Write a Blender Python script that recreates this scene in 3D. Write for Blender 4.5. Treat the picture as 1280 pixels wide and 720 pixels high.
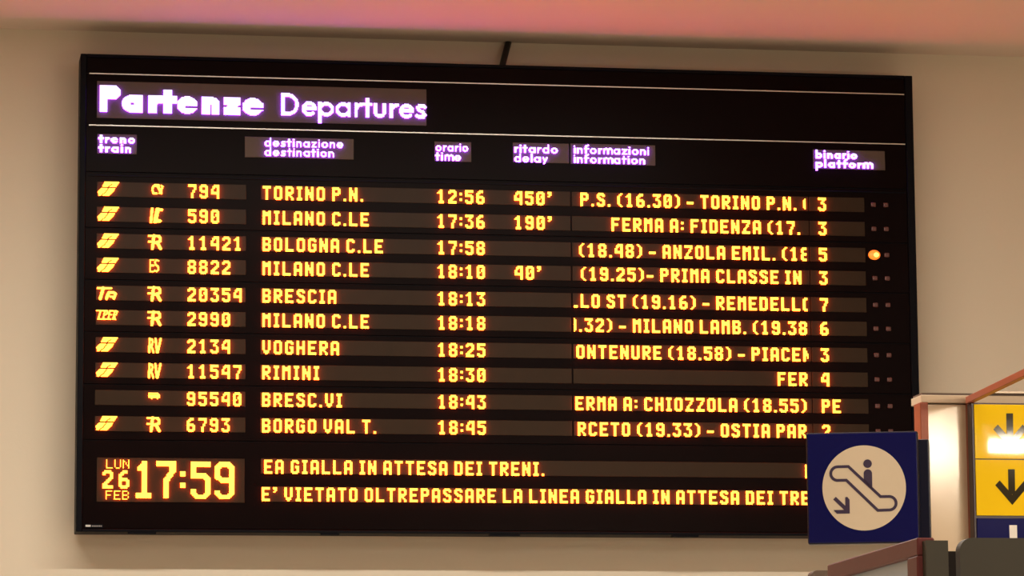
import bpy, bmesh, math
from math import sin, cos, tan, radians, pi, sqrt, hypot
from mathutils import Vector, Matrix

for o in list(bpy.data.objects):
    bpy.data.objects.remove(o, do_unlink=True)
SC = bpy.context.scene
COL = SC.collection

# ------------------------------------------------------------------ camera
F = 4600.0                                   # focal length in pixels of a 1280 wide frame
YAW, PIT, ROL = radians(9.48), radians(8.13), radians(-0.39)
BOARD_Z = 1.6 + 2.105                        # height of the board's centre
CAM = Vector((-2.446, -14.811, 1.6))
fw = Vector((sin(YAW)*cos(PIT), cos(YAW)*cos(PIT), sin(PIT)))
r0 = Vector((cos(YAW), -sin(YAW), 0)); u0 = r0.cross(fw)
RT = cos(ROL)*r0 + sin(ROL)*u0; UP = -sin(ROL)*r0 + cos(ROL)*u0
cd = bpy.data.cameras.new('camera'); cam = bpy.data.objects.new('camera', cd); COL.objects.link(cam)
cd.sensor_width = 36; cd.lens = F*36/1280; cd.clip_start = .05; cd.clip_end = 100
R3 = Matrix((RT, UP, -fw)).transposed()
cam.matrix_world = Matrix.Translation(CAM) @ R3.to_4x4()
SC.camera = cam

def ray(px, py):
    return fw*F + RT*(px-640) + UP*(360-py)
def at(px, py, Y):                           # where the sight line meets the plane y = Y
    d = ray(px, py); return CAM + d*((Y-CAM.y)/d.y)
def at_z(px, py, z):                         # where it meets the plane z = z
    d = ray(px, py); return CAM + d*((z-CAM.z)/d.z)

# ------------------------------------------------------------------ world, lights, exposure
SC.view_settings.view_transform = 'Standard'; SC.view_settings.look = 'None'
SC.view_settings.gamma = 1; SC.view_settings.use_curve_mapping = False
SC.view_settings.exposure = 0.0
w = bpy.data.worlds.new('hall_air'); SC.world = w; w.use_nodes = True
w.node_tree.nodes['Background'].inputs[0].default_value = (1.0, .8, .6, 1)
w.node_tree.nodes['Background'].inputs[1].default_value = .1

YW = .20                                     # the wall behind the board
CEIL = at(640, 53.5, YW).z
def area(name, loc, target, sx, sy, power, color):
    l = bpy.data.lights.new(name, 'AREA'); l.shape = 'RECTANGLE'; l.size = sx; l.size_y = sy
    l.energy = power; l.color = color
    o = bpy.data.objects.new(name, l); COL.objects.link(o); o.location = loc
    d = (Vector(target)-Vector(loc)).normalized()
    o.rotation_euler = d.to_track_quat('-Z', 'Y').to_euler()
    return o
WARM = (1.0, .92, .79)
area('ceiling_line_light', (-1.0, -3.1, CEIL-.03), (-1.0, -3.1, 0), 4.6, .10, 230, WARM)
area('hall_light', (1.5, -10, CEIL-.03), (1.5, -10, 0), 7, 5, 330, (1.0, .91, .78))

# ------------------------------------------------------------------ materials
def mat(name, col, rough=.5, metal=0, spec=.5, noise=0, nscale=30, bump=0, coat=0, emis=None, estr=0, bscale=None):
    m = bpy.data.materials.new(name); m.use_nodes = True; nt = m.node_tree; b = nt.nodes['Principled BSDF']
    b.inputs['Base Color'].default_value = (*col, 1); b.inputs['Roughness'].default_value = rough
    b.inputs['Metallic'].default_value = metal; b.inputs['Specular IOR Level'].default_value = spec
    b.inputs['Coat Weight'].default_value = coat; b.inputs['Coat Roughness'].default_value = .05
    if noise or bump:
        tc = nt.nodes.new('ShaderNodeTexCoord'); n = nt.nodes.new('ShaderNodeTexNoise')
        n.inputs['Scale'].default_value = nscale; n.inputs['Detail'].default_value = 4
        nt.links.new(tc.outputs['Object'], n.inputs['Vector'])
        if noise:
            mx = nt.nodes.new('ShaderNodeMix'); mx.data_type = 'RGBA'
            mx.inputs[6].default_value = (*[c*(1-noise) for c in col], 1)
            mx.inputs[7].default_value = (*[min(1, c*(1+noise)) for c in col], 1)
            nt.links.new(n.outputs['Fac'], mx.inputs[0]); nt.links.new(mx.outputs[2], b.inputs['Base Color'])
        if bump:
            n2 = nt.nodes.new('ShaderNodeTexNoise'); n2.inputs['Scale'].default_value = bscale or nscale*4
            nt.links.new(tc.outputs['Object'], n2.inputs['Vector'])
            bp = nt.nodes.new('ShaderNodeBump'); bp.inputs['Strength'].default_value = bump; bp.inputs['Distance'].default_value = .004
            nt.links.new(n2.outputs['Fac'], bp.inputs['Height']); nt.links.new(bp.outputs[0], b.inputs['Normal'])
    if emis:
        b.inputs['Emission Color'].default_value = (*emis, 1); b.inputs['Emission Strength'].default_value = estr
    return m
M = dict(
    wall=mat('cream_plaster', (.66, .59, .475), .85, noise=.03, nscale=1.2, bump=.12, bscale=60),
    ceiling=mat('pinkish_ceiling_paint', (.64, .535, .45), .85, noise=.03, nscale=1.5, bump=.08, bscale=50),
    floor=mat('beige_stone_floor', (.62, .54, .44), .35, noise=.1, nscale=4, bump=.05),
    body=mat('black_painted_steel', (.003, .003, .005), .45, spec=.06, noise=.2, nscale=8),
    face=mat('black_front_sheet', (.0045, .0018, .0018), .30, spec=.03, noise=.15, nscale=5),
    strip=mat('brown_display_window', (.032, .019, .011), .34, spec=.07, noise=.12, nscale=14),
    headstrip=mat('grey_brown_heading_window', (.088, .062, .046), .42, spec=.15, noise=.1, nscale=14),
    trim=mat('brushed_aluminium_trim', (.62, .60, .56), .35, metal=.9, noise=.06, nscale=20),
    amber=mat('amber_led', (.4, .1, .02), .5, emis=(1.0, .64, .062), estr=2.15),
    amber_halo_side=mat('amber_led_halo_side', (.4, .1, .02), .5, emis=(1.0, .11, .008), estr=30),  # dot sides boosted beyond the front, added to throw an orange halo
    amber_halo_top=mat('amber_led_halo_top', (.4, .1, .02), .5, emis=(1.0, .12, .01), estr=3.5),  # upward sides held back so the added halo spares the ceiling
    violet_halo_top=mat('white_violet_led_halo_top', (.5, .4, .6), .5, emis=(.30, .08, 1.0), estr=3.5),  # upward violet sides, dimmed part of the added halo
    violet=mat('white_violet_led', (.5, .4, .6), .5, emis=(.62, .50, 1.0), estr=2.1),
    violet_halo_side=mat('white_violet_led_halo_side', (.5, .4, .6), .5, emis=(.26, .04, 1.0), estr=24),  # boosted violet sides, added to spread a halo round the heading letters
    ledoff=mat('unlit_red_led', (.09, .03, .026), .35, noise=.1),
    ledon=mat('lit_orange_led', (.6, .2, .05), .4, emis=(1.0, .16, .012), estr=1.6),
    ledcore=mat('lit_orange_led_core', (.6, .2, .05), .4, emis=(1.0, .6, .10), estr=2.4),
    grey=mat('pale_grey_print', (.5, .48, .46), .5),
    cable=mat('black_cable_rubber', (.012, .010, .010), .5),
    blue=mat('navy_enamel', (.006, .007, .085), .12, spec=.25, coat=0, noise=.04, nscale=6),
    navyside=mat('dark_navy_casing', (.003, .0035, .018), .3, spec=.25),
    disc=mat('cream_print', (.72, .60, .44), .5, noise=.02, nscale=10),
    picto=mat('dark_indigo_print', (.035, .018, .060), .5),
    yellow=mat('yellow_enamel', (.95, .62, .010), .035, spec=.5, coat=0, noise=.02, nscale=6),
    arrow=mat('black_brown_print', (.030, .022, .008), .06),
    white=mat('white_print', (.8, .76, .7), .4),
    redsteel=mat('red_brown_painted_steel', (.33, .085, .045), .42, spec=.3, noise=.08, nscale=20),
    darkred=mat('dark_red_painted_frame', (.12, .028, .025), .45, spec=.25, noise=.08, nscale=20),
    maroon=mat('dark_maroon_edge', (.035, .016, .022), .4),
    panel=mat('cream_gloss_cladding', (.70, .53, .35), .17, spec=1.0, coat=0, noise=.02, nscale=6),
    tan=mat('tan_fascia_paint', (.60, .46, .32), .6, noise=.03, nscale=10),
    dark_brown=mat('dark_brown_shadow_and_casing', (.10, .06, .04), .6),  # painted shade of the lintel's shadow line; also the bollard's own colour
    olive=mat('dark_olive_casing', (.034, .027, .014), .6, noise=.08, nscale=10),
    black=mat('black_brown_board', (.008, .005, .004), .6, spec=.1),
    milk=mat('grey_white_milk_glass', (.34, .42, .50), .3, noise=.03, nscale=5),
    lampglass=mat('lit_lamp_tube', (.9, .85, .75), .4, emis=(1.0, .84, .62), estr=130),
    lampbody=mat('white_lamp_housing', (.75, .74, .7), .4),
)

# ------------------------------------------------------------------ helpers
class MB:
    def __init__(s): s.bm = bmesh.new()
    def box(s, x0, x1, y0, y1, z0, z1, rot=None):
        vs = [s.bm.verts.new(v) for v in ((x0,y0,z0),(x1,y0,z0),(x1,y1,z0),(x0,y1,z0),(x0,y0,z1),(x1,y0,z1),(x1,y1,z1),(x0,y1,z1))]
        for f in ((3,2,1,0),(4,5,6,7),(0,1,5,4),(1,2,6,5),(2,3,7,6),(3,0,4,7)): s.bm.faces.new([vs[i] for i in f])
        return s
    def prism(s, pts, y0, y1):                # pts: (x, z) outline, counter-clockwise seen from -y
        a = [s.bm.verts.new((x, y0, z)) for x, z in pts]; b = [s.bm.verts.new((x, y1, z)) for x, z in pts]
        n = len(pts); s.bm.faces.new(a); s.bm.faces.new(b[::-1])
        for i in range(n): s.bm.faces.new((a[i], b[i], b[(i+1) % n], a[(i+1) % n]))
        return s
    def bar(s, p, q, wx, wz):                 # square bar from p to q
        d = (q-p); L = d.length; d.normalize()
        side = d.cross(Vector((0, 0, 1)))
        if side.length < .01: side = Vector((1, 0, 0))
        side.normalize(); up = side.cross(d)
        vs = []
        for c in (p, q):
            for a, b in ((-1,-1),(1,-1),(1,1),(-1,1)): vs.append(s.bm.verts.new(c+side*a*wx/2+up*b*wz/2))
        for f in ((0,1,2,3),(7,6,5,4),(0,4,5,1),(1,5,6,2),(2,6,7,3),(3,7,4,0)): s.bm.faces.new([vs[i] for i in f])
        return s
    def bevel(s, w, seg=2):
        bmesh.ops.recalc_face_normals(s.bm, faces=s.bm.faces)
        bmesh.ops.bevel(s.bm, geom=list(s.bm.edges), offset=w, segments=seg, affect='EDGES', profile=.5); return s
    def build(s, name, m, parent=None, smooth=False, loc=None):
        bmesh.ops.recalc_face_normals(s.bm, faces=s.bm.faces)
        me = bpy.data.meshes.new(name); s.bm.to_mesh(me); s.bm.free(); me.materials.append(m)
        if smooth:
            for p in me.polygons: p.use_smooth = True
        o = bpy.data.objects.new(name, me); COL.objects.link(o)
        if parent: o.parent = parent
        if loc: o.location = loc
        return o
def thing(name, label, cat, loc, rz=0, group=None):
    o = bpy.data.objects.new(name, None); COL.objects.link(o); o.location = loc; o.rotation_euler.z = rz
    o.empty_display_size = .1; o['label'] = label; o['category'] = cat
    if group: o['group'] = group
    return o
def struct(o): o['kind'] = 'structure'; return o

# ------------------------------------------------------------------ the hall
XL, XR, YB = -7.0, 6.5, -19.0
struct(MB().box(XL, XR, YW, YW+.2, 0, CEIL).build('wall_back', M['wall']))
struct(MB().box(XL-.2, XL, YB, YW+.2, 0, CEIL).build('wall_left', M['wall']))
struct(MB().box(XR, XR+.2, YB, YW+.2, 0, CEIL).build('wall_right', M['wall']))
struct(MB().box(XL-.2, XR+.2, YB-.2, YB, 0, CEIL).build('wall_front', M['wall']))
struct(MB().box(XL-.2, XR+.2, YB-.2, YW+.2, -.1, 0).build('floor', M['floor']))
struct(MB().box(XL-.2, XR+.2, YB-.2, YW+.2, CEIL, CEIL+.15).build('ceiling', M['ceiling']))

# ------------------------------------------------------------------ departure board
BW, BH, BT = 3.5, 1.951, .155
board = thing('departure_board', 'large black departure board with amber dot-matrix rows mounted high on the cream wall', 'departure board', (0, 0, BOARD_Z))
OFF = Vector((0, 0, BOARD_Z))
def lb(px, py, Y=0):                         # board-local point under a pixel
    return at(px, py, Y) - OFF
X0, X1, Z0, Z1 = -BW/2, BW/2, -BH/2, BH/2
MB().box(X0, X1, .006, BT, Z0, Z1).bevel(.004, 2).build('housing', M['body'], board)
# rim round the front sheets
def zrow(px, py): return lb(px, py).z
RIM = .024
for a in ((X0, X0+RIM, Z0, Z1), (X1-RIM*1.35, X1, Z0, Z1), (X0+RIM, X1-RIM*1.35, Z1-.012, Z1), (X0+RIM, X1-RIM*1.35, Z0, Z0+.012)):
    MB().box(a[0], a[1], -.006, .0065, a[2], a[3]).bevel(.002, 1).build('rim', M['body'], board)
FX0, FX1 = X0+RIM, X1-RIM*1.35
zc = [Z1-.012, zrow(640, 105.5), zrow(640, 168.8), zrow(1000, 234), zrow(1000, 301.5), zrow(1000, 364.5), zrow(1000, 427.5), zrow(1000, 491), zrow(640, 555), Z0+.012]
G = .0022
for i in range(len(zc)-1):
    MB().box(FX0+.001, FX1-.001, 0, .0065, zc[i+1]+G, zc[i]-G).bevel(.0012, 1).build('front_panel', M['face'], board)
for z in (zc[1], zc[2]):
    MB().box(FX0+.012, FX1-.004, -.0035, .0064, z-.0021, z+.0021).build('trim_line', M['trim'], board)
# doubled groove under the headings
MB().box(FX0+.01, FX1-.004, -.004, .0002, zc[3]-.030+.012, zc[3]-.012).bevel(.001, 1).build('groove_lip', M['body'], board)
for x0, x1 in ((160, 195), (401, 424), (612, 650), (840, 873)):
    a, b = lb(x0, 668).x, lb(x1, 668).x
    MB().box(a, b, -.004, .03, Z0-.008, Z0+.004).bevel(.002, 1).build('latch', M['body'], board)
for x in (-1.3, -.45, .45, 1.3):
    MB().box(x-.03, x+.03, BT-.002, YW, -.6, .6).build('wall_bracket', M['body'], board)
p = lb(107, 657.3)
mk = MB().box(p.x-.004, p.x+.070, -.0012, .0004, p.z-.008, p.z+.008).build('maker_plate', M['body'], board)
MB().box(p.x, p.x+.020, -.0018, -.0008, p.z-.004, p.z+.004).build('maker_mark', M['grey'], mk)
m_ = MB()
for k in range(6): m_.box(p.x+.025+k*.007, p.x+.030+k*.007, -.0018, -.0008, p.z-.0035, p.z+.002)
m_.build('maker_name', mat('dim_grey_print', (.22, .2, .2), .5), mk)

# dot matrix glyphs, 10 rows
FONT = {
'0': ".####. ###### ##..## ##.### ##.### ###.## ##..## ##..## ###### .####.",
'1': "..##.. .###.. ####.. ..##.. ..##.. ..##.. ..##.. ..##.. .#### .####.".replace('.#### .####.', '.####. .####.'),
'2': ".####. ###### ##..## ....## ...### ..###. .###.. ###... ###### ######",
'3': "###### ###### ...##. ..##.. ..###. ....## ....## ##..## ###### .####.",
'4': "..#### .##### .##.## ##..## ##..## ###### ###### ....## ....## ....##",
'5': "###### ###### ##.... #####. ###### ....## ....## ##..## ###### .####.",
'6': "..###. .####. ###... ##.... #####. ###### ##..## ##..## ###### .####.",
'7': "###### ###### ....## ....## ...##. ...##. ..##.. ..##.. ..##.. ..##..",
'8': ".####. ###### ##..## ##..## .####. ###### ##..## ##..## ###### .####.",
'9': ".####. ###### ##..## ##..## ###### .##### ....## ##..## ###### .####.",
'A': ".####. ###### ##..## ##..## ##..## ###### ###### ##..## ##..## ##..##",
'B': "#####. ###### ##..## ##..## #####. ###### ##..## ##..## ###### #####.",
'C': ".####. ###### ##..## ##.... ##.... ##.... ##.... ##..## ###### .####.",
'D': "#####. ###### ##..## ##..## ##..## ##..## ##..## ##..## ###### #####.",
'E': "###### ###### ##.... ##.... #####. #####. ##.... ##.... ###### ######",
'F': "###### ###### ##.... ##.... #####. #####. ##.... ##.... ##.... ##....",
'G': ".####. ###### ##..## ##.... ##.### ##.### ##..## ##..## ###### .####.",
'H': "##..## ##..## ##..## ##..## ###### ###### ##..## ##..## ##..## ##..##",
'I': "#### #### .##. .##. .##. .##. .##. .##. #### ####",
'L': "##.... ##.... ##.... ##.... ##.... ##.... ##.... ##.... ###### ######",
'M': "##...## ###.### ####### ####### ##.#.## ##.#.## ##...## ##...## ##...## ##...##",
'N': "##..## ##..## ###.## ###.## ###### ###### ##.### ##.### ##..## ##..##",
'O': ".####. ###### ##..## ##..## ##..## ##..## ##..## ##..## ###### .####.",
'P': "#####. ###### ##..## ##..## ###### #####. ##.... ##.... ##.... ##....",
'R': "#####. ###### ##..## ##..## ###### #####. ####.. ##.##. ##..## ##..##",
'S': ".####. ###### ##..## ###... .####. ..#### ....## ##..## ###### .####.",
'T': "###### ###### ..##.. ..##.. ..##.. ..##.. ..##.. ..##.. ..##.. ..##..",
'U': "##..## ##..## ##..## ##..## ##..## ##..## ##..## ##..## ###### .####.",
'V': "##..## ##..## ##..## ##..## ##..## ##..## ##..## .####. .####. ..##..",
'Z': "###### ###### ....## ...##. ...##. ..##.. .##... .##... ###### ######",
'.': ".. .. .. .. .. .. .. .. ## ##",
':': ".. .. ## ## .. .. ## ## .. ..",
"'": "### ### .## ##. ... ... ... ... ... ...",
'(': "..## .##. ##.. ##.. ##.. ##.. ##.. ##.. .##. ..##",
')': "##.. .##. ..## ..## ..## ..## ..## ..## .##. ##..",
'-': "...... ...... ...... ...... ...... ###### ...... ...... ...... ......",
' ': ". . . . . . . . . .",
}
FONT['M'] = "##..## ###### ###### ###### ##..## ##..## ##..## ##..## ##..## ##..##"
FONT['-'] = "..... ..... ..... ..... ..... ##### ##### ..... ..... ....."
SMALL = {
'L': "#.... #.... #.... #.... #.... #.... #####", 'U': "#...# #...# #...# #...# #...# #...# .###.",
'N': "#...# ##..# #.#.# #.#.# #..## #...# #...#", 'F': "##### #.... #.... ####. #.... #.... #....",
'E': "##### #.... #.... ####. #.... #.... #####", 'B': "####. #...# #...# ####. #...# #...# ####."}
def dots(text, font=FONT, gap=2):
    cells = set(); x = 0
    for ch in text:
        rows = font[ch].split(); n = len(rows)
        for r, row in enumerate(rows):
            for c, k in enumerate(row):
                if k == '#': cells.add((x+c, r))
        x += max(len(r) for r in rows)+gap
    return cells, x-gap
def runs(cells):
    rows = {}
    for c, r in cells: rows.setdefault(r, []).append(c)
    for r, cs in rows.items():
        cs.sort(); s = p_ = cs[0]
        for c in cs[1:]:
            if c != p_+1: yield s, p_+1, r; s = c
            p_ = c
        yield s, p_+1, r
def cell_mesh(cells, x, ztop, dx, dz, parent, m, y0=-.0125, y1=-.0025, name='lettering', xmin=None, xmax=None, fill=1.0, cache=None, inset=.26):
    """lit dots joined along each row; the sides have their own glow, added to throw a halo"""
    key = (cache, round(dx, 6), round(dz, 6), m.name)
    if cache and key in CACHE:
        o = bpy.data.objects.new(name, CACHE[key]); COL.objects.link(o); o.parent = parent; o.location = (x, 0, ztop); return o
    mb = MB(); e = min(inset, .45)
    for a, b, r in runs(cells):
        k = a
        while k < b:                          # pieces of the run with the same neighbours above and below
            st = ((k, r-1) in cells, (k, r+1) in cells); n = k
            while n < b and ((n, r-1) in cells, (n, r+1) in cells) == st: n += 1
            xa, xb = (k+(e if k == a else 0))*dx, (n-(e if n == b else 0))*dx
            if xmin is not None: xa = max(xa, xmin-x)
            if xmax is not None: xb = min(xb, xmax-x)
            if xb-xa > dx*.2: mb.box(xa, xb, y0, y1, -(r+1-(0 if st[1] else e))*dz, -(r+(0 if st[0] else e))*dz)
            k = n
    if not len(mb.bm.faces): mb.bm.free(); return None
    o = mb.build(name, m, parent, loc=(x, 0, ztop))
    o.data.materials.append(M['amber_halo_side' if m is M['amber'] else 'violet_halo_side'])
    o.data.materials.append(M['amber_halo_top' if m is M['amber'] else 'violet_halo_top'])
    for p in o.data.polygons:
        if p.normal.y > -.5: p.material_index = 2 if p.normal.z > .5 else 1
    if cache: CACHE[key] = o.data
    return o
CACHE = {}
def text(t, x, ztop, dx, dz, parent, m, xmin=None, xmax=None, font=None, gap=2):
    """every character is an object of its own; alike characters share their mesh"""
    fn = font or FONT
    for ch in t:
        wd = max(len(r) for r in fn[ch].split()); a, b = x, x+wd*dx
        if ch != ' ' and not (xmin is not None and b <= xmin) and not (xmax is not None and a >= xmax):
            cut = (xmin is not None and a < xmin-1e-5) or (xmax is not None and b > xmax+1e-5)
            nm = 'digit' if ch.isdigit() else 'letter' if ch.isalpha() else 'punctuation_mark'
            cell_mesh(dots(ch, fn, gap)[0], x, ztop, dx, dz, parent, m, name=nm, xmin=xmin if cut else None, xmax=xmax if cut else None,
                      cache=None if cut else ch+('s' if fn is not FONT else ''))
        x += (wd+gap)*dx

DX = 1.775/304.0                              # pitch of the dots, metres
YT = -.0075                                   # the face of a display window
def zmean(l, r): return (zrow(*l)+zrow(*r))/2
tops_r = [247.9, 278, 310.2, 338.8, 373, 402.3, 435, 465.8, 498.8, 530.8]
tops_l = [230.4, 261.5, 295.2, 325.8, 359.3, 390.3, 424.5, 455.7, 490, 522]
SH = 18.4/303
xs = {k: lb(px, 246).x for k, px in dict(icon=122, cat=186, num=234.8, dest=328, time=546, delay=642.3, plat=1021.8).items()}
def window(x0, x1, zt, h, m='strip', name='display_strip'):
    return MB().box(x0, x1, -.003, .0002, zt-h, zt).bevel(.0008, 1).build(name, M[m], board)

# fine rasterising of strokes, for the symbols and the printed-looking headings
def dseg(px, py, a, b):
    vx, vy = b[0]-a[0], b[1]-a[1]; L = vx*vx+vy*vy
    t = 0 if L == 0 else max(0, min(1, ((px-a[0])*vx+(py-a[1])*vy)/L))
    return hypot(px-a[0]-t*vx, py-a[1]-t*vy)
def inpoly(x, y, P):
    c = False; n = len(P)
    for i in range(n):
        (xa, ya), (xb, yb) = P[i], P[(i+1) % n]
        if (ya > y) != (yb > y) and x < (xb-xa)*(y-ya)/(yb-ya)+xa: c = not c
    return c
def raster(W_, H_, cell, lines=(), polys=(), cuts=()):
    """lines: (points, width); y runs down from 0"""
    out = set(); nx, ny = int(math.ceil(W_/cell)), int(math.ceil(H_/cell))
    for j in range(ny):
        for i in range(nx):
            x, y = (i+.5)*cell, (j+.5)*cell
            on = any(inpoly(x, y, P) for P in polys)
            if not on:
                for pts, wd in lines:
                    if any(dseg(x, y, pts[k], pts[k+1]) <= wd/2 for k in range(len(pts)-1)): on = True; break
            if on and any(dseg(x, y, pts[k], pts[k+1]) <= wd/2 for pts, wd in cuts for k in range(len(pts)-1)): on = False
            if on: out.add((i, j))
    return out
C8 = .8                                       # cell of the symbols in pixels
def sym_railway():
    P1 = [(5, 6.6), (8.6, .6), (26.5, 1), (22, 7)]; P2 = [(4.2, 8), (0, 13), (1.4, 18.8), (13.5, 19), (19.5, 12), (20.5, 8)]
    P1 = [(4.6, 8), (8.8, .4), (27, .6), (22, 8)]; P2 = [(5, 8), (0, 13), (1.2, 18.6), (14, 18.8), (20, 12), (22, 8)]
    return raster(28, 19.4, C8, polys=[P1, P2], cuts=[([(3, 8.0), (22, 8.0)], 1.0), ([(18, 3.5), (14, 6.2), (12.4, 10), (9, 14.5), (3.5, 19)], 1.15)])
def sym_R():
    return raster(19, 19, C8, lines=[([(1, 1.8), (14, 1.8)], 2.6), ([(0.5, 9.2), (8, 9.2)], 2.2), ([(7.5, 2), (5.6, 17.6)], 3.8), ([(13, 2), (15.5, 4.5), (15.4, 8), (12, 10.2), (8, 10.2)], 3.2), ([(11.5, 10), (15.5, 17.6)], 3.8)])
def sym_IC():
    return raster(18, 19, C8, lines=[([(4, 1), (2.4, 17.8)], 3.6), ([(10.8, 1.5), (7.6, 17.2)], 5.2), ([(9.5, 2.2), (15.6, 2.2)], 3.4), ([(7, 16.4), (14, 16.4)], 3.4)], cuts=[([(6.2, 0), (4.6, 19)], .9)])
def sym_C():
    return raster(19, 15, C8, lines=[([(4, 3), (2.6, 6), (4, 11.4), (8, 11.6)], 2.6), ([(5, 1.6), (10.5, 1.6)], 2.6), ([(9.2, 2), (14, 11)], 3.2), ([(11.8, 11), (14.6, 5)], 2.6), ([(13.6, 1.4), (15.6, 3)], 1.8)])
def sym_ES():
    return raster(14, 18, C8, lines=[([(6, 1.4), (1.6, 1.4), (1.6, 15.8), (6, 15.8)], 1.9), ([(1.8, 8.4), (6, 8.4)], 1.7), ([(12, 2.6), (9.5, 1.4), (7.4, 4), (8.6, 8), (11.4, 9.4), (12, 13), (9.6, 15.8), (7, 14.6)], 2.0)])
def sym_RV():
    return raster(18, 19, C8, lines=[([(1.8, 1.2), (1.6, 18)], 2.6), ([(1.8, 2), (5, 2.2), (6, 5), (5, 8.6), (2.4, 9.6)], 2.4), ([(4, 10), (7, 18)], 2.6), ([(9.2, 1.2), (11.2, 17.6)], 2.8), ([(15.6, 1.2), (12, 17.6)], 2.8)])
def sym_bus():
    return raster(17, 10, C8, polys=[[(.5, .8), (12.5, .8), (15, 3), (15, 7), (.5, 7)]], lines=[([(5, 6.6), (5, 8.2)], 2), ([(12, 6.6), (12, 8.2)], 2)], cuts=[([(1.5, 3.1), (12, 3.1)], .8)])
def sym_Tn():
    return raster(27, 17, C8, lines=[([(1.2, 2), (17.5, 2)], 3), ([(8, 2), (4.4, 14.6)], 4), ([(14.5, 7.4), (12, 14.6)], 3.8), ([(14.5, 8), (19, 6.8), (23, 8.5), (21, 14.6)], 3.2), ([(16, 12.2), (20, 12.6)], 2)])
def sym_Tper():
    return raster(28, 14, C8, lines=[([(1, 1.6), (8.5, 1.6)], 2.2), ([(5.6, 2), (3, 12)], 2.2), ([(11, 1.6), (8.8, 12)], 2.2), ([(11, 1.6), (14, 2), (13.8, 5.6), (10.4, 6.6)], 1.9),
        ([(17.2, 1.6), (15.2, 12)], 2.1), ([(17.2, 1.6), (20.4, 1.6)], 1.9), ([(16.4, 6.6), (19, 6.6)], 1.8), ([(2.4, 12), (18.6, 12)], 1.7),
        ([(23, 1.6), (21, 12)], 2.1), ([(23, 1.6), (26, 2.2), (25, 6), (22.4, 6.6), (23.6, 12)], 1.9)])
def dome(x, z, rx, rz, h, y=0, n=20, m=4):
    mb = MB(); R = []
    for k in range(m):
        f = k/m*pi/2; R.append([mb.bm.verts.new((x+rx*cos(f)*cos(2*pi*i/n), y-h*sin(f), z+rz*cos(f)*sin(2*pi*i/n))) for i in range(n)])
    tip = mb.bm.verts.new((x, y-h, z)); mb.bm.faces.new(R[0][::-1])
    for k in range(m-1):
        for i in range(n): mb.bm.faces.new((R[k][i], R[k][(i+1) % n], R[k+1][(i+1) % n], R[k+1][i]))
    for i in range(n): mb.bm.faces.new((R[-1][i], R[-1][(i+1) % n], tip))
    return mb
rows = [
 ('rail', 'C', '794', 'TORINO P.N.', '12:56', "450'", 'P.S. (16.30) - TORINO P.N. (', 725, '3'),
 ('rail', 'IC', '590', 'MILANO C.LE', '17:36', "190'", 'FERMA A: FIDENZA (17.', 763.8, '3'),
 ('rail', 'R', '11421', 'BOLOGNA C.LE', '17:58', '', '(18.48) - ANZOLA EMIL. (18.', 723.4, '5'),
 ('rail', 'ES', '8822', 'MILANO C.LE', '18:10', "40'", '(19.25)- PRIMA CLASSE IN', 725.6, '3'),
 ('Tn', 'R', '20354', 'BRESCIA', '18:13', '', 'LLO ST (19.16) - REMEDELLO', 711.6, '7'),
 ('Tper', 'R', '2990', 'MILANO C.LE', '18:18', '', '9.32) - MILANO LAMB. (19.38)', 709.8, '6'),
 ('rail', 'RV', '2134', 'VOGHERA', '18:25', '', 'ONTENURE (18.58) - PIACENZA', 720, '3'),
 ('rail', 'RV', '11547', 'RIMINI', '18:30', '', 'FERMA', 971.5, '4'),
 ('', 'bus', '95540', 'BRESC.VI', '18:43', '', 'ERMA A: CHIOZZOLA (18.55)', 718.7, 'PE'),
 ('rail', 'R', '6793', 'BORGO VAL T.', '18:45', '', 'RCETO (19.33) - OSTIA PARMA', 721.7, '2'),
]
SYM = dict(rail=(sym_railway(), 0, -.8), Tn=(sym_Tn(), 0, 1.6), Tper=(sym_Tper(), -.8, -.6), C=(sym_C(), 1.5, 1.8), IC=(sym_IC(), .3, .2),
           R=(sym_R(), -.8, -.1), ES=(sym_ES(), .6, .3), RV=(sym_RV(), .2, -.1), bus=(sym_bus(), .3, 1.9))
PX = 1/304.0
wx = {k: lb(px, 246).x for k, px in dict(a0=121, a1=307.5, b0=326, b1=712.5, c0=714.5, c1=1010, d0=1011, d1=1080).items()}
infox = (lb(716.5, 300).x, lb(1007, 300).x)
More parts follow.
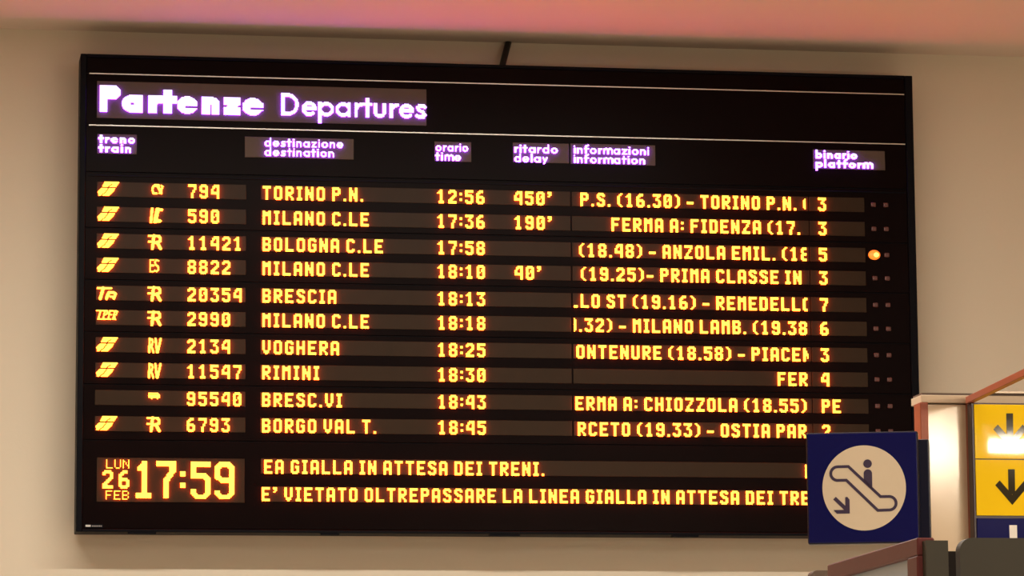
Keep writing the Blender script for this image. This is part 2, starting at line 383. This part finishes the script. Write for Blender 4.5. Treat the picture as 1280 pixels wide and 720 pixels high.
for i, (op, ct, num, dest, tm, dl, info, ix, pl) in enumerate(rows):
    zt = zmean((290, tops_l[i]), (1060, tops_r[i])) + .001
    a = window(wx['a0'], wx['a1'], zt, SH); b = window(wx['b0'], wx['b1'], zt, SH)
    c = window(wx['c0'], wx['c1'], zt, SH); d = window(wx['d0'], wx['d1'], zt, SH)
    zl = zt - (SH-10*DX)/2 - .5*PX
    for key, xk in ((op, 'icon'), (ct, 'cat')):
        if key:
            cells, ox, oy = SYM[key]
            cell_mesh(cells, xs[xk]+ox*PX, zt-oy*PX, C8*PX, C8*PX, a, M['amber'], name='symbol')
    text(num, xs['num'], zl, DX, DX, a, M['amber'])
    text(dest, xs['dest'], zl, DX, DX, b, M['amber'])
    text(tm, xs['time'], zl, DX, DX, b, M['amber'])
    if dl:
        n = len(dl); off = 0
        text(dl, xs['delay']+off, zl, DX, DX, b, M['amber'])
    text(info, lb(ix, (tops_l[i]+tops_r[i])/2+9).x, zl, DX*.991, DX, c, M['amber'], xmin=infox[0], xmax=infox[1])
    text(pl, xs['plat'], zl, DX, DX, d, M['amber'])
    for k, px in enumerate((1091.5, 1107)):
        x = lb(px, 255).x; z = zt-SH/2+.002; lit = (i == 2 and k == 0)
        if lit:
            ln = dome(x, z, .026, .021, .012).build('indicator_lamp', M['ledon'], board, smooth=True); ln['label'] = 'lit orange indicator lamp'
            dome(x+.006, z-.001, .012, .010, .004, y=-.0105).build('lamp_core', M['ledcore'], ln, smooth=True)
        else:
            MB().box(x-.011, x+.011, -.006, .0002, z-.0095, z+.0095).bevel(.004, 2).build('indicator_lamp', M['ledoff'], board)

# clock
ca, cb = lb(121, 572), lb(305.5, 626)
ck = window(ca.x, cb.x, zmean((121, 572), (304, 573.5)), 54/303, name='clock_window')
def put(cells, px, py, dx, dz, parent, m='amber', name='digit', fill=1.0):
    q = lb(px, py); return cell_mesh(cells, q.x, q.z, dx*PX, dz*PX, parent, M[m], name=name, fill=fill)
def ptext(t, px, py, dx, dz, font, gap):
    q = lb(px, py); text(t, q.x, q.z, dx*PX, dz*PX, ck, M['amber'], font=font, gap=gap)
ptext('LUN', 132.5, 574.2, 1.68, 1.62, SMALL, 1)
ptext('26', 127.6, 587.4, 2.3, 2.32, FONT, 2.6)
ptext('FEB', 131.8, 613, 1.68, 1.62, SMALL, 1)
def big(lines, W_=26): return raster(W_, 48, 1.775, lines=lines)
w7 = 7.0
put(big([([(10.5, 3.5), (10.5, 42)], w7), ([(3.8, 10.5), (9.5, 4.2)], 5.2)]) | raster(26, 48, 1.775, polys=[[(0.3, 39.5), (19.5, 39.5), (19.5, 46.5), (.3, 46.5)], [(7, 39), (14, 39), (14, 46), (7, 46)], [(7, 0.4), (14, .4), (14, 20), (7, 20)]]), 169.6, 576, 1.775, 1.775, ck)
put(raster(26, 48, 1.775, polys=[[(0, 0), (24.6, 0), (24.6, 13), (15.5, 26), (15.5, 46.5), (8.4, 46.5), (8.4, 23.5), (16.5, 11.5), (16.5, 7), (0, 7)]]), 195, 576, 1.775, 1.775, ck)
for y_ in (589, 603.2): put({(c_, r_) for c_ in range(4) for r_ in range(4)}, 224.8, y_, 1.775, 1.7, ck, name='colon_dot')
put(raster(26, 48, 1.775, polys=[[(0, 0), (24.4, 0), (24.4, 7), (7.2, 7), (7.2, 14.2), (18, 14.2), (24.8, 20.5), (24.8, 40.5), (18.5, 46.8), (6, 46.8), (0, 40.5), (0, 34), (7, 34), (7, 38), (9, 40), (15.8, 40), (17.6, 38), (17.6, 23), (15.8, 21.2), (0, 21.2)]]), 238.2, 576.8, 1.775, 1.775, ck)
put(raster(26, 48, 1.775, polys=[[(6, 0), (18.5, 0), (24.6, 6), (24.6, 40.5), (18.5, 46.8), (6, 46.8), (0, 40.5), (0, 36), (7, 36), (7, 38), (9, 40), (15.6, 40), (17.4, 38), (17.4, 26), (7, 26), (0, 20), (0, 6)]]) -
    raster(26, 48, 1.775, polys=[[(9, 7), (15.6, 7), (17.6, 9), (17.6, 19), (9.4, 19), (7, 17), (7, 9)]]), 268, 577, 1.775, 1.775, ck)
# ticker lines
t1 = window(lb(326, 583).x, wx['d1'], zmean((600, 575.8), (800, 576.6)), 18.8/303, name='ticker_strip')
t2 = window(lb(326, 617).x, wx['d1'], zmean((600, 610.6), (800, 611.4)), 18.8/303, name='ticker_strip')
z1 = lb(340, 574.6).z; z2 = lb(340, 608.8).z
text('EA GIALLA IN ATTESA DEI TRENI.', lb(329.8, 583).x, z1, DX*.981, DX, t1, M['amber'])
text("E' VIETATO OLTREPASSARE LA LINEA GIALLA IN ATTESA DEI TRENI.", lb(326.8, 617).x, z2, DX*.984, DX, t2, M['amber'], xmax=wx['d1'])
text('E', lb(1005.8, 583).x, z1, DX*.981, DX, t1, M['amber'])

# ------------------------------------------------------------------ headings, stroke letters
def arc(cx, cy, r, a0, a1, n=14, ry=None):
    ry = ry or r
    return [(cx+r*cos(radians(a0+(a1-a0)*k/n)), cy+ry*sin(radians(a0+(a1-a0)*k/n))) for k in range(n+1)]
def glyph(ch, w):
    """strokes with x-height 1, baseline 0, y up; returns (width, strokes)"""
    h = w/2; r = .5-h; W1 = 1.0
    if ch == 'a': return 1, [arc(.5, .5, r, 0, 360, 20), [(1-h, h), (1-h, 1-h)]]
    if ch == 'b': return 1, [arc(.5, .5, r, 0, 360, 20), [(h, h), (h, 1.5-h)]]
    if ch == 'd': return 1, [arc(.5, .5, r, 0, 360, 20), [(1-h, h), (1-h, 1.42-h)]]
    if ch == 'p': return 1, [arc(.5, .5, r, 0, 360, 20), [(h, -.45+h), (h, 1-h)]]
    if ch == 'o': return 1, [arc(.5, .5, r, 0, 360, 20)]
    if ch == 'e': return 1, [arc(.5, .5, r, 0, 360 if w > .3 else 312, 20), [(h, .52), (1-h, .52)]]
    if ch == 'c': return .9, [arc(.5, .5, r, 40, 320, 20)]
    if ch == 'i': return w, [[(h, h), (h, 1-h)], [(h, 1.235), (h, 1.26)]]
    if ch == 'l': return w, [[(h, h), (h, 1.42-h)]]
    if ch == 'n': return .85, [[(h, h), (h, 1-h)], arc(.425, .575, .425-h, 180, 0)[0:], [(.85-h, .575), (.85-h, h)]]
    if ch == 'm':
        q = .36
        return 4*q-w+.1, [[(h, h), (h, 1-h)], arc(h+(q+.0)-h*.5, .64, q-h*.5, 180, 0), [(h+2*q-h, .64), (h+2*q-h, h)], arc(2*q+q-h*.5, .64, q-h*.5, 180, 0), [(4*q-h, .64), (4*q-h, h)]]
    if ch == 'r': return .55, [[(h, h), (h, 1-h)], arc(.5, .55, .45-h, 165, 88, 6)]
    if ch == 's': return .75, [[(.68-h*.3, .80), (.52, .97-h*.9), (.26, .97-h*.9), (h, .75), (.25, .56), (.5, .46), (.75-h, .27), (.5, h), (.25, h), (h*.6, .2)]]
    if ch == 't': return .62, [[(.3, h), (.3, 1.34-h)], [(h*.5, 1-h), (.62-h*.5, 1-h)]]
    if ch == 'f': return .62, [[(.26, h), (.26, 1.2), (.36, 1.38), (.55, 1.42)], [(h*.5, 1-h), (.58, 1-h)]]
    if ch == 'u': return .85, [[(h, 1-h), (h, .425)], arc(.425, .425, .425-h, 180, 360), [(.85-h, .425), (.85-h, 1-h)]]
    if ch == 'y': return .85, [[(h, 1-h), (.42, .3)], [(.85-h, 1-h), (.3, -.1)]]
    if ch == 'z': return .82, [[(h, 1-h), (.82-h, 1-h), (h, h), (.82-h, h)]]
    if ch == 'P': return 1.0, [[(h, h), (h, 1.5-h)], [(h, 1.5-h), (.6, 1.5-h)], arc(.6, 1.12, .38-h+.02, 90, -90, 10, ry=.38-h+.0), [(.6, .74+h), (h, .74+h)]]
    if ch == 'D': return 1.15, [[(h, h), (h, 1.5-h), (.45, 1.5-h)], arc(.45, .75, .7-h, 90, -90, 14, ry=.75-h), [(.45, h), (h, h)]]
    return .35, []
def hits(x, y, a, b, w):
    if hypot(b[0]-a[0], b[1]-a[1]) > .2 and (abs(a[0]-b[0]) < 1e-6 or abs(a[1]-b[1]) < 1e-6):
        return min(a[0], b[0])-w/2 <= x <= max(a[0], b[0])+w/2 and min(a[1], b[1])-w/2 <= y <= max(a[1], b[1])+w/2
    return dseg(x, y, a, b) <= w/2
def heading(text, w, x, zb, xh, cell, parent, m, widths=None, gap=.14, total=None):
    """text set from x, baseline zb (metres), x-height xh"""
    GL = []; cx = 0
    for k, ch in enumerate(text):
        gw, st = glyph(ch, w)
        if widths: sx = (widths[k][1]-widths[k][0])/gw; ox = widths[k][0]
        else: sx = 1; ox = cx
        GL.append((ch, ox, sx*gw, [[(ox+px*sx, py) for px, py in s] for s in st]))
        cx += gw+gap
    tot = widths[-1][1] if widths else cx-gap
    kx = (total/tot/xh) if total else 1.0
    c = cell/xh
    for ch, ox, gw, L in GL:
        cells = set()
        for s in L:                           # each stroke covers the cells its own box can reach
            for a, b in zip(s[:-1], s[1:]):
                xa, xb = sorted((a[0], b[0])); ya, yb = sorted((a[1], b[1]))
                i0, i1 = int((xa-w/2)*kx/c)-1, int((xb+w/2)*kx/c)+2
                j0, j1 = int(math.floor((ya-w/2)/c))-1, int((yb+w/2)/c)+2
                for i in range(i0, i1):
                    for j in range(j0, j1):
                        if hits((i+.5)*c/kx, (j+.5)*c, a, b, w): cells.add((i, -j))
        if ch == 'e' and w > .3:              # the narrow slit of the heavy e
            cells = {(i, j) for i, j in cells if not (abs(-j*c-.36) < c*.75 and (i+.5)*c/kx > ox+gw*.42)}
        if cells: cell_mesh(cells, x, zb+cell, cell, cell, parent, M[m], y0=-.0115, name='heading_letter')
def hwin(x0, y0, x1, y1, name='heading_window'):
    a, b = lb(x0, (y0+y1)/2), lb(x1, (y0+y1)/2)
    return MB().box(a.x, b.x, -.003, .0002, lb((x0+x1)/2, y1).z, lb((x0+x1)/2, y0).z).bevel(.0008, 1).build(name, M['headstrip'], board)
tw = hwin(121, 106.6, 533, 152.3, 'title_window')
xh = 22.4*PX
zb = lb(200, 142.0).z
PW = [(122.8, 152.5), (150, 180.5), (183.2, 201), (199, 220.5), (219.5, 248.2), (249.8, 276.8), (278, 302.2), (301.6, 330.2)]
q0 = lb(122.8, 142).x
heading('Partenze', .46, q0, zb, xh, 1.25*PX, tw, 'violet', widths=[((lb(a, 140).x-q0)/xh, (lb(b, 140).x-q0)/xh) for a, b in PW])
xh2 = 18.8*PX; q1 = lb(351, 145).x
DWd = [(351, 373.3), (376.7, 395.6), (397.5, 417.6), (418.7, 438.6), (442.4, 454), (453.6, 464.6), (466.6, 482.4), (486.4, 497.4), (498.6, 517.6), (519.7, 532.6)]
heading('Departures', .235, q1, lb(440, 146.8).z, xh2, 1.25*PX, tw, 'violet', widths=[((lb(a, 146).x-q1)/xh2, (lb(b, 146).x-q1)/xh2) for a, b in DWd])
def colhead(win, x, ybase1, l1, x1e, l2, x2e, wd=.27):
    hw = hwin(*win)
    for txt, yb, xe in ((l1, ybase1, x1e), (l2, ybase1+11.6, x2e)):
        q = lb(x, yb); qe = lb(xe, yb)
        heading(txt, wd, q.x, lb((x+xe)/2, yb).z, 7.7*PX, .95*PX, hw, 'violet', gap=.20, total=qe.x-q.x)
colhead((121.5, 168, 171, 192.5), 123.3, 179.6, 'treno', 169, 'train', 164, .33)
colhead((306, 172.4, 442, 198), 330.3, 184.6, 'destinazione', 429, 'destination', 417.5)
colhead((543, 177.5, 589, 202), 544.2, 189.8, 'orario', 585, 'time', 576)
colhead((641, 179, 711, 203.5), 642.5, 191.8, 'ritardo', 697, 'delay', 684.5)
colhead((713, 180.6, 819, 206), 716.8, 193.4, 'informazioni', 811, 'information', 806)
colhead((1016, 188, 1106, 212), 1019, 199, 'binario', 1071, 'platform', 1089, .33)

# cable from the top of the board up into the ceiling joint
def tube(name, pts, r, m, parent=None):
    cu = bpy.data.curves.new(name, 'CURVE'); cu.dimensions = '3D'; cu.bevel_depth = r; cu.bevel_resolution = 4; cu.resolution_u = 8
    sp = cu.splines.new('BEZIER'); sp.bezier_points.add(len(pts)-1)
    for bp, q in zip(sp.bezier_points, pts): bp.co = q; bp.handle_left_type = bp.handle_right_type = 'AUTO'
    t = bpy.data.objects.new(name, cu); COL.objects.link(t)
    me = bpy.data.meshes.new_from_object(t); bpy.data.objects.remove(t); me.materials.clear(); me.materials.append(m)
    for p_ in me.polygons: p_.use_smooth = True
    o = bpy.data.objects.new(name, me); COL.objects.link(o)
    if parent: o.parent = parent
    return o
ya = .10
a, b, c = at(628.5, 82, ya), at(631.5, 68, ya+.05), at(635.5, 53, YW-.012)
cb_ = tube('power_cable', [Vector((a.x-.006, ya, BOARD_Z+Z1)), b, Vector((c.x, YW-.014, CEIL))], .0135, M['cable'])
cb_['label'] = 'thick black cable running from the top of the departure board into the ceiling'; cb_['category'] = 'cable'

# ------------------------------------------------------------------ portal: cream panel between two red-brown posts
YP = -4.2
def pmid(px, py, Y=YP): return at(px, py, Y)
base = pmid(1184, 600); bx = base.x
portal = thing('portal', 'cream clad portal with thin red-brown posts between the blue and the yellow sign', 'portal', (bx, YP, 0))
def L(v): return Vector((v.x-bx, v.y-YP, v.z))
ztop = pmid(1184, 504).z
xa0, xa1 = pmid(1150, 600).x-bx, pmid(1160, 600).x-bx
xb0, xb1 = pmid(1209.5, 600).x-bx, pmid(1218.3, 600).x-bx
MB().box(xa0, xa1, -.02, .05, 0, ztop).bevel(.002, 1).build('post', M['redsteel'], portal)
MB().box(xb0, xb1, -.02, .05, 0, ztop+.002).bevel(.002, 1).build('post', M['redsteel'], portal)
mb = MB(); n = 16                                # gently bowed cladding
ring = []
for k in range(n+1):
    t = k/n; x = xa1+(xb0-xa1)*t; ring.append((x, .003-.0015*sin(pi*t)))
for z0_, z1_ in ((0, ztop-.004),):
    lo = [mb.bm.verts.new((x, y, z0_)) for x, y in ring]; hi = [mb.bm.verts.new((x, y, z1_)) for x, y in ring]
    lb2 = [mb.bm.verts.new((x, .045, z0_)) for x, y in ring]; hb = [mb.bm.verts.new((x, .045, z1_)) for x, y in ring]
    for k in range(n):
        mb.bm.faces.new((lo[k], lo[k+1], hi[k+1], hi[k])); mb.bm.faces.new((lb2[k+1], lb2[k], hb[k], hb[k+1]))
        mb.bm.faces.new((hi[k], hi[k+1], hb[k+1], hb[k])); mb.bm.faces.new((lb2[k], lb2[k+1], lo[k+1], lo[k]))
    mb.bm.faces.new((lo[0], hi[0], hb[0], lb2[0])); mb.bm.faces.new((lo[n], lb2[n], hb[n], hi[n]))
clad = mb.build('cladding', M['panel'], portal)
fz0 = ztop; fz1 = pmid(1184, 494.5).z
fx1 = pmid(1350, 500).x-bx
MB().box(xa0+.006, fx1, -.012, .10, fz0, fz1).bevel(.0015, 1).build('fascia', M['tan'], portal)
MB().box(xa0+.012, fx1, -.002, .098, fz1, fz1+.0075).build('shadow_line', M['dark_brown'], portal)  # shadow line over the fascia, its shade put in as dark brown
MB().box(pmid(1226, 492).x-bx, fx1, -.016, .098, fz1+.0075, fz1+.013).build('lip', M['panel'], portal)

# sloping-looking rail that runs level out of the portal towards the hall
rf = pmid(1211, 500.5, YP-.03)
rn = at_z(1302, 456.5, rf.z)
rail = thing('guard_rail', 'slim red-brown rail running forward from the portal above the yellow arrows', 'rail', (rf.x, rf.y, 0))
rl = lambda v: Vector((v.x-rf.x, v.y-rf.y, v.z))
MB().bar(rl(rf), rl(rn), .020, .0205).bevel(.0015, 1).build('bar', M['redsteel'], rail)
dn = rl(rn)
MB().box(dn.x-.02, dn.x+.02, dn.y-.02, dn.y+.02, 0, dn.z-.008).build('post', M['redsteel'], rail)

# ------------------------------------------------------------------ blue escalator sign
YS = -4.42
ROT = radians(-17)
sc_ = at(1078.6, 609.6, YS)
SPX = (sc_-CAM).dot(fw)/F                      # metres per pixel there
sw, sh, sd = 139.5*SPX/cos(radians(2)), 140*SPX, .05
sign = thing('escalator_sign', 'square navy blue sign with a white disc showing a person on a down escalator', 'sign', (sc_.x, sc_.y, sc_.z-sh/2), ROT)
MB().box(-sw/2, sw/2, 0, sd, 0, sh).bevel(.006, 3).build('casing', M['navyside'], sign)
MB().box(-sw/2+.004, sw/2-.005, -.002, .004, .004, sh-.004).bevel(.0015, 1).build('face_panel', M['blue'], sign)
ex = 1/cos(radians(2))
def sp(px, py):                                # crop coordinates (4.5x, origin 1000,530) to the sign's face
    return ((px/4.5+1000-1078.6)*SPX*ex, sh/2-(py/4.5+530-609.6)*SPX)
cx, cz = sp(361, 360); rx, rz_ = 52*SPX*ex, 53.3*SPX
disc = MB().prism([(cx+rx*cos(2*pi*k/72), cz+rz_*sin(2*pi*k/72)) for k in range(72)], -.0035, -.0015).build('disc', M['disc'], sign)
def ribbon(mb, pts, wpx, y0, y1, closed=False):
    P = [Vector(sp(*p)) for p in pts]; hw = wpx/4.5*SPX/2; n = len(P); Lf = []; Rt = []
    for i in range(n):
        a = P[(i-1) % n] if (closed or i > 0) else None; b = P[(i+1) % n] if (closed or i < n-1) else None
        d1 = (P[i]-a).normalized() if a is not None else None; d2 = (b-P[i]).normalized() if b is not None else None
        d1 = d1 or d2; d2 = d2 or d1; t = (d1+d2).normalized(); nn = Vector((-t.y, t.x))
        k = 1/max(.5, nn.dot(Vector((-d1.y, d1.x))))
        Lf.append(P[i]+nn*hw*k); Rt.append(P[i]-nn*hw*k)
    for i in range(n if closed else n-1):
        j = (i+1) % n
        q = [(Lf[i].x, Lf[i].y), (Rt[i].x, Rt[i].y), (Rt[j].x, Rt[j].y), (Lf[j].x, Lf[j].y)]
        mb.prism(q, y0, y1)
    return mb
def parc(cx, cy, r, a0, a1, n=10): return [(cx+r*cos(radians(a0+(a1-a0)*k/n)), cy+r*sin(radians(a0+(a1-a0)*k/n))) for k in range(n+1)]
outl = [(275, 238), (452, 411), (500, 411)] + parc(500, 449, 38, -80, 90) + [(435, 488), (262, 315), (214, 315)] + parc(214, 277, 38.5, 95, 270)
ribbon(MB(), outl, 16, -.0046, -.0034, True).build('escalator_outline', M['picto'], disc)
hx, hz = sp(383, 224); hr = 24/4.5*SPX
MB().prism([(hx+hr*ex*cos(2*pi*k/32), hz+hr*sin(2*pi*k/32)) for k in range(32)], -.0046, -.0034).build('figure_head', M['picto'], disc)
body = [(360, 322), (360, 279)] + parc(383.5, 279, 23.5, 180, 360, 10)[1:] + [(407, 372)]
MB().prism([sp(*p) for p in body][::-1], -.0046, -.0034).build('figure_body', M['picto'], disc)
ar = ribbon(MB(), [(194, 415), (262, 482)], 21, -.0046, -.0034)
ribbon(ar, [(186, 492), (276, 493)], 0.1, -.0046, -.0034)
ar.prism([sp(*p) for p in [(188, 482), (250, 482), (254, 478), (254, 412), (265, 408), (278, 425), (278, 503), (205, 503)]][::-1], -.0047, -.0034)
ar.build('arrow', M['picto'], disc)
MB().box(sw/2-.12, sw/2+.031, .049, .115, .006, sh-8.5*SPX).bevel(.004, 2).build('rear_box', M['navyside'], sign)
# bracket between the sign and the left post of the portal
pp = Vector((bx+xa0+.012, YP-.021, sc_.z)); Rm = Matrix.Rotation(-ROT, 3, 'Z')
YSOFF = 0
lp = Rm @ (pp - Vector((sc_.x, sc_.y, sc_.z-sh/2)))
MB().bar(Vector((lp.x, .114, sh/2)), Vector((lp.x, lp.y, sh/2)), .02, .03).build('bracket', M['navyside'], sign)

# ------------------------------------------------------------------ yellow arrow sign
YY = YP-.065
yl, yr = at(1219.6, 600, YY).x, at(1309, 600, YY).x
yz = lambda py, px=1262: at(px, py, YY).z
ysign = thing('arrow_sign', 'glossy yellow sign with two black down arrows over a blue band beside the portal', 'sign', (yl, YY, yz(700)))
q = lambda x, z: (x-yl, z-yz(700))
w_ = yr-yl
MB().box(-.008, w_+.011, .002, .044, 0, yz(504)-yz(700)).bevel(.002, 1).build('casing', M['maroon'], ysign)
def face(p0, p1, m):
    return MB().box(0, w_, -.003, .003, q(0, yz(p1))[1], q(0, yz(p0))[1]).bevel(.0008, 1).build('face_panel', M[m], ysign)
f1 = face(506, 573.6, 'yellow'); f2 = face(575, 644.6, 'yellow'); f3 = face(648, 699, 'blue')
def arrow(dy, dxp, parent):
    mm = MB()
    def pt(px, py): v = at(px+dxp, py+dy, YY-.003); return (v.x-yl, v.z-yz(700))
    mm.prism([pt(*p) for p in [(1260, 586.6), (1268.4, 586.6), (1268.9, 618), (1260.5, 618)]][::-1], -.0042, -.0028)
    mm.prism([pt(*p) for p in [(1244, 606.5), (1249.5, 600.5), (1265.2, 618.5), (1280.5, 600.5), (1286, 606.5), (1265.4, 631.3)]][::-1], -.0043, -.0028)
    mm.build('arrow', M['arrow'], parent)
arrow(0, 0, f2); arrow(-69.8, -2.3, f1)
a, b = at(1261.6, 671, YY), at(1270.6, 656.6, YY)
MB().box(a.x-yl, b.x-yl, -.0042, -.0028, q(0, yz(690))[1], b.z-yz(700)).build('white_bar', M['white'], f3)

# lamp that stands out of the frame to the right and shows in the gloss of the yellow sign and the cladding
hl = at(1262, 557.5, YY-.003); d = (hl-CAM).normalized(); d2 = Vector((d.x, -d.y, d.z))
LP = hl + d2*2.6
def cylx(x0, x1, r, n=16):
    m = MB(); A = [m.bm.verts.new((x0, r*cos(2*pi*k/n), r*sin(2*pi*k/n))) for k in range(n)]; B = [m.bm.verts.new((x1, r*cos(2*pi*k/n), r*sin(2*pi*k/n))) for k in range(n)]
    m.bm.faces.new(A); m.bm.faces.new(B[::-1])
    for k in range(n): m.bm.faces.new((A[k], A[(k+1) % n], B[(k+1) % n], B[k]))
    return m
def hanging_lamp(x0, x1, label):
    lamp = thing('hanging_lamp', label, 'lamp', (LP.x+x0, LP.y, LP.z), group='tube lamps hanging in a row')
    n = x1-x0
    cylx(0, n, .023).build('tube', M['lampglass'], lamp)
    MB().box(-.015, n+.015, -.03, .03, .036, .075).bevel(.003, 1).build('housing', M['lampbody'], lamp)
    for x in (.06, n-.06): MB().box(x-.004, x+.004, -.004, .004, .07, CEIL-LP.z).build('hanger', M['lampbody'], lamp)
hanging_lamp(-.072, .60, 'right one of two warm tube lamps hanging in a row, facing the yellow sign')
hanging_lamp(-.62, -.155, 'left one of two warm tube lamps in a row, added for the highlight on the portal cladding')  # second tube, out of view, added to stretch the highlight over the cladding

# ------------------------------------------------------------------ red framed glazed panel, running in depth
n0 = at(1157, 672, -6.9); HZ = n0.z
f0 = at_z(1044, 706, HZ)
run = (f0-n0); run.z = 0; LN = run.length; ang = math.atan2(run.y, run.x)
glz = thing('glazed_screen', 'dark red framed screen with a grey-white pane in front of the blue sign', 'screen', (n0.x, n0.y, 0), ang)
fwid = .042
MB().box(0, LN, -.02, .02, HZ-fwid*.95, HZ).bevel(.003, 1).build('top_rail', M['darkred'], glz)
MB().box(0, .09, -.021, .021, 0, HZ-fwid*.95).bevel(.003, 1).build('upright', M['darkred'], glz)
MB().box(LN-.10, LN, -.021, .021, 0, HZ-fwid*.95).bevel(.003, 1).build('upright', M['darkred'], glz)
MB().box(.09, LN-.10, -.02, .02, .0, .08).build('bottom_rail', M['darkred'], glz)
MB().box(.085, LN-.095, -.006, .006, .07, HZ-fwid*.9).build('pane', M['milk'], glz)

def column(name, label, cat, px0, px1, pyt, Y, dep, m, rad=.0, smooth=False):
    a, b = at(px0, pyt, Y), at(px1, pyt, Y); zt = (a.z+b.z)/2; wd = b.x-a.x
    t = thing(name, label, cat, ((a.x+b.x)/2, Y, 0))
    out = [(-wd/2, 0), (wd/2, 0)]
    if rad:
        out += [(wd/2-rad+rad*cos(k*pi/16), zt-rad+rad*sin(k*pi/16)) for k in range(9)] + [(-wd/2+rad-rad*sin(k*pi/16), zt-rad+rad*cos(k*pi/16)) for k in range(9)]
    else: out += [(wd/2, zt), (-wd/2, zt)]
    MB().prism(out, 0, dep).build('casing', m, t)
    # plinth on the floor
    MB().box(-wd/2-.01, wd/2+.01, -.01, dep+.01, 0, .08).build('plinth', M['black'], t)
    return t
column('end_pillar', 'narrow dark olive pillar at the right end of the red framed screen', 'pillar', 1157.5, 1185, 675.5, -6.93, .06, M['olive'])
column('rounded_cabinet', 'dark olive cabinet with a rounded top corner under the yellow sign', 'cabinet', 1199.5, 1330, 672.5, -6.7, .035, M['olive'], rad=.030)
column('black_board', 'black board filling the gap between the olive pillar and the olive cabinet', 'board', 1178, 1206, 689, -6.0, .05, M['black'])
column('dark_bollard', 'dark brown round-topped bollard left of the red framed screen', 'bollard', 1015, 1058, 713, -5.2, .05, M['dark_brown'], rad=.014)
